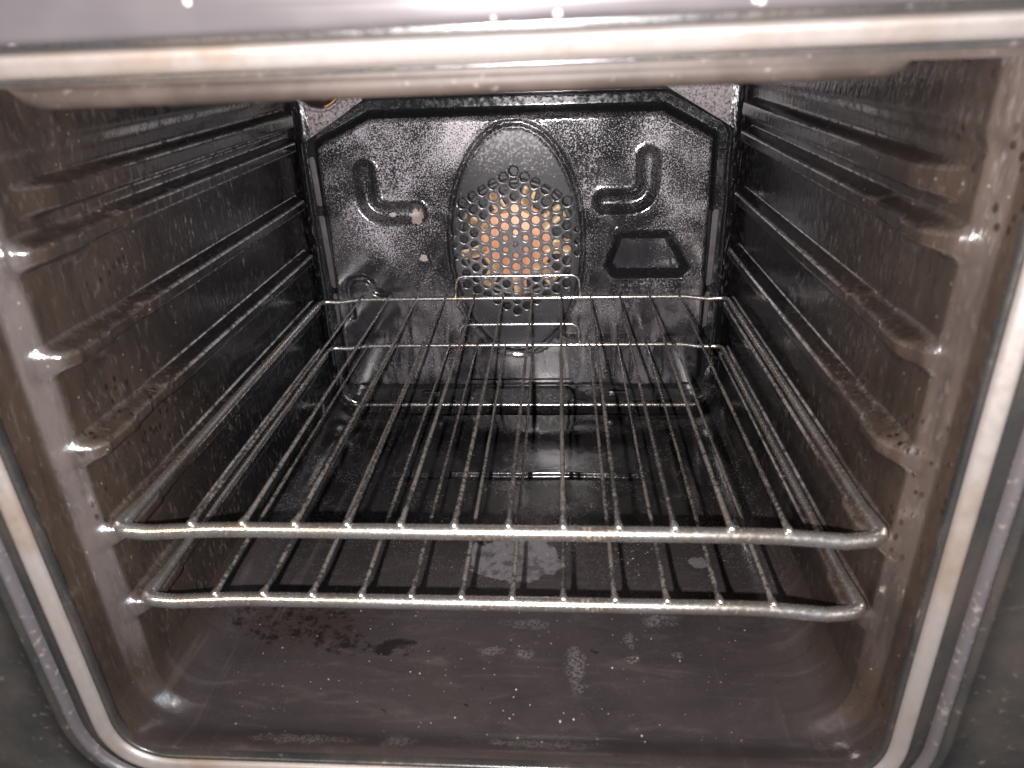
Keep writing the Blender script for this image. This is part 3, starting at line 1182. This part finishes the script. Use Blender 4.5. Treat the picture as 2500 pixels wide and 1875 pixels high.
# flat mouth edge and recess
V, F = ring_sweep(BASE, [(0.002, -0.030), (0.0005, -0.0355), (0.0012, -0.0372), (0.0030, -0.0372), (0.0036, -0.0350)])
part("mouth_edge", V, F, M_FRAME)
V, F = ring_sweep(BASE, [(0.0034, -0.0345), (0.0038, -0.0372), (0.0048, -0.0389), (0.0066, -0.0400), (0.0086, -0.0410), (0.0098, -0.0416), (0.0110, -0.0417), (0.0121, -0.0411), (0.0131, -0.0395), (0.0138, -0.0372), (0.0140, -0.0345)])
part("trim_bead", V, F, M_TRIM, label="bright steel bead running round the oven mouth")
V, F = ring_sweep(BASE, half_round(0.0245, 0.0320, -0.0355, 0.0052))
part("door_seal", V, F, M_RUBBER, label="dark rubber door seal round the oven mouth")
V, F = ring_sweep(BASE, [(0.0140, -0.0352), (0.0180, -0.0360), (0.0225, -0.0345), (0.0245, -0.0345), (0.0320, -0.0345), (0.0335, -0.0365),
                         (0.0355, -0.0390), (0.0375, -0.0390), (0.0395, -0.0370), (0.055, -0.0372), (0.057, -0.0400), (0.30, -0.0402)])
part("front_frame", V, F, M_FRAME)
# control fascia above the mouth, leaning out slightly
tl = math.radians(2.9)
V, F = [], []
fp = [(-0.0365, 0.2592), (-0.0440, 0.2588), (-0.0465, 0.2596), (-0.0475, 0.2615)] + [(-0.0475 - math.tan(tl) * s_, 0.2615 + s_) for s_ in (0.01, 0.03, 0.06, 0.13)] + [(-0.030, 0.3915)]
for x in np.linspace(-0.40, 0.40, 21):
    V += [(x, y, z + 0.0032 + 0.009 * x) for (y, z) in fp]
m_ = len(fp)
for i in range(20):
    for j in range(m_ - 1):
        F.append((i * m_ + j, i * m_ + j + 1, (i + 1) * m_ + j + 1, (i + 1) * m_ + j))
part("control_fascia", V, F, M_FASCIA, label="grey steel fascia above the oven mouth")

# ------------------------------------------------------------------ wire racks
S = 0.032
NWIRE = 12


def make_rack(z, y0, depth, seed, label):
    rnd = random.Random(seed)
    root = empty("wire_rack", (0.003, y0, z), label, "oven rack", "wire racks in the oven")
    xl, xr = -0.2255, 0.2258

    def at(x, y, zz):
        return (x, y, zz)
    # main rail: thick front bar, side bars, rear bar in one bent rod
    P = [(0.0, -0.0010, -0.0044), (0.150, -0.0010, -0.0044), (0.170, -0.0014, -0.0046), (0.206, -0.0036, -0.0060), (xr, -0.0040, -0.0030), (xr, 0.028, -0.0040), (xr, depth - 0.030, -0.0040),
         (xr, depth - 0.004, -0.0040), (0.205, depth - 0.0020, -0.0058), (0.180, depth, -0.0034), (-0.180, depth, -0.0034), (-0.205, depth - 0.0020, -0.0058), (xl, depth - 0.004, -0.0040),
         (xl, depth - 0.030, -0.0040), (xl, 0.028, -0.0040), (xl, -0.0040, -0.0030), (-0.206, -0.0034, -0.0054), (-0.170, -0.0014, -0.0046), (-0.150, -0.0010, -0.0044)]
    R_ = [0, 0, 0.03, 0.03, 0.016, 0.0, 0.0, 0.012, 0.02, 0.02, 0.02, 0.02, 0.012, 0.0, 0.0, 0.016, 0.03, 0.03, 0]
    path = fillet_path(P, R_, 8, closed=True)
    # densify long runs
    dense = []
    for i, p in enumerate(path):
        q = path[(i + 1) % len(path)]
        n = max(1, int((q - p).length / 0.02))
        for k in range(n):
            dense.append(p.lerp(q, k / n))
    V, F = [], []
    seg = 14
    n = len(dense)
    for i, p in enumerate(dense):
        t = (dense[(i + 1) % n] - dense[i - 1]).normalized()
        side = t.cross(Vector((0, 0, 1))).normalized()
        up = side.cross(t)
        fr = 1 - float(sstep(p.y, 0.008, 0.035))
        bk = float(sstep(p.y, depth - 0.03, depth - 0.012))
        rad = 0.0030 + 0.0016 * fr - 0.0006 * bk
        for k in range(seg):
            a = 2 * math.pi * k / seg
            V.append(p + (side * math.cos(a) + up * math.sin(a)) * rad)
    for i in range(n):
        i2 = (i + 1) % n
        for k in range(seg):
            k2 = (k + 1) % seg
            F.append((i * seg + k, i * seg + k2, i2 * seg + k2, i2 * seg + k))
    mesh_obj("rail", V, F, M_RAIL, root)
    # cross wires, each with a pressed end welded on top of the front bar
    for i in range(NWIRE):
        x = (i - (NWIRE - 1) / 2) * S - 0.003
        dip = -0.0009 if i in (0, NWIRE - 1) else 0.0
        bx = rnd.uniform(-0.0008, 0.0008)
        bz = rnd.uniform(-0.0008, 0.0004)
        pts = [(x, -0.0034, -0.0002 + dip), (x, -0.0030, 0.0005 + dip), (x, -0.0020, 0.0010 + dip), (x, 0.0000, 0.0010 + dip), (x, 0.004, 0.0003 + dip * 0.5)]
        rad = [0.0012, 0.0021, 0.0026, 0.0025, 0.0019]
        for k in range(1, 24):
            s_ = k / 24
            wob = math.sin(math.pi * s_)
            pts.append((x + bx * wob + rnd.uniform(-0.00008, 0.00008), 0.004 + (depth - 0.002) * s_, bz * wob))
            rad.append(0.00150 - 0.0004 * s_ + rnd.uniform(-0.00010, 0.00016))
        pts += [(x, depth + 0.0015, 0.0), (x, depth + 0.0026, -0.0004)]
        rad += [0.0014, 0.0009]
        V, F = tube(pts, rad, 10)
        mesh_obj("wire", V, F, M_WIRES[(i * 2 + seed) % 3], root)
    # raised stop bar at the rear
    P = [(-0.0735, depth, -0.003), (-0.0700, depth + 0.0005, 0.0220), (0.0640, depth + 0.0005, 0.0220), (0.0665, depth, -0.003)]
    path = fillet_path(P, [0, 0.010, 0.010, 0], 8)
    V, F = tube(path, 0.0016, 10)
    mesh_obj("rear_stop", V, F, M_BACKRAIL, root)
    return root


make_rack(0.0, 0.0, 0.4144, 0, "upper chrome wire rack resting on the second lowest shelf runners")
make_rack(-0.0586, 0.0041, 0.4144, 1, "lower chrome wire rack resting on the lowest shelf runners")

# ------------------------------------------------------------------ crumbs on the floor
V, F = [], []


def blobmesh(x, y, z, r):
    b0 = len(V)
    sx, sy, sz = r * rng.uniform(0.6, 1.4), r * rng.uniform(0.6, 1.4), r * rng.uniform(0.35, 0.8)
    for dx, dy, dz in ((1, 0, 0), (-1, 0, 0), (0, 1, 0), (0, -1, 0), (0, 0, 1), (0, 0, -0.6)):
        V.append((x + dx * sx * rng.uniform(0.7, 1.3), y + dy * sy * rng.uniform(0.7, 1.3), z + dz * sz))
    for a, b, c in ((0, 2, 4), (2, 1, 4), (1, 3, 4), (3, 0, 4), (2, 0, 5), (1, 2, 5), (3, 1, 5), (0, 3, 5)):
        F.append((b0 + a, b0 + b, b0 + c))


for i in range(330):
    x = rng.uniform(-0.2, 0.2)
    y = rng.uniform(-0.02, 0.40) if rng.random() < 0.45 else rng.uniform(-0.02, 0.13)
    z = float(floor_z(np.array(y)) + floor_relief(np.array(x), np.array(y)))
    blobmesh(x, y, z + 0.0001, float(np.clip(rng.lognormal(-7.95, 0.5), 0.00015, 0.0012)))
for i in range(40):
    x = rng.normal(0.105, 0.012)
    y = rng.normal(0.185, 0.016)
    z = float(floor_z(np.array(y)) + floor_relief(np.array(x), np.array(y)))
    blobmesh(x, y, z + 0.0001, float(rng.uniform(0.0003, 0.0009)))
cr = mesh_obj("crumbs", V, F, M_CRUMB)
cr["kind"] = "stuff"
cr["label"] = "pale crumbs scattered over the oven floor"
cr["category"] = "crumbs"
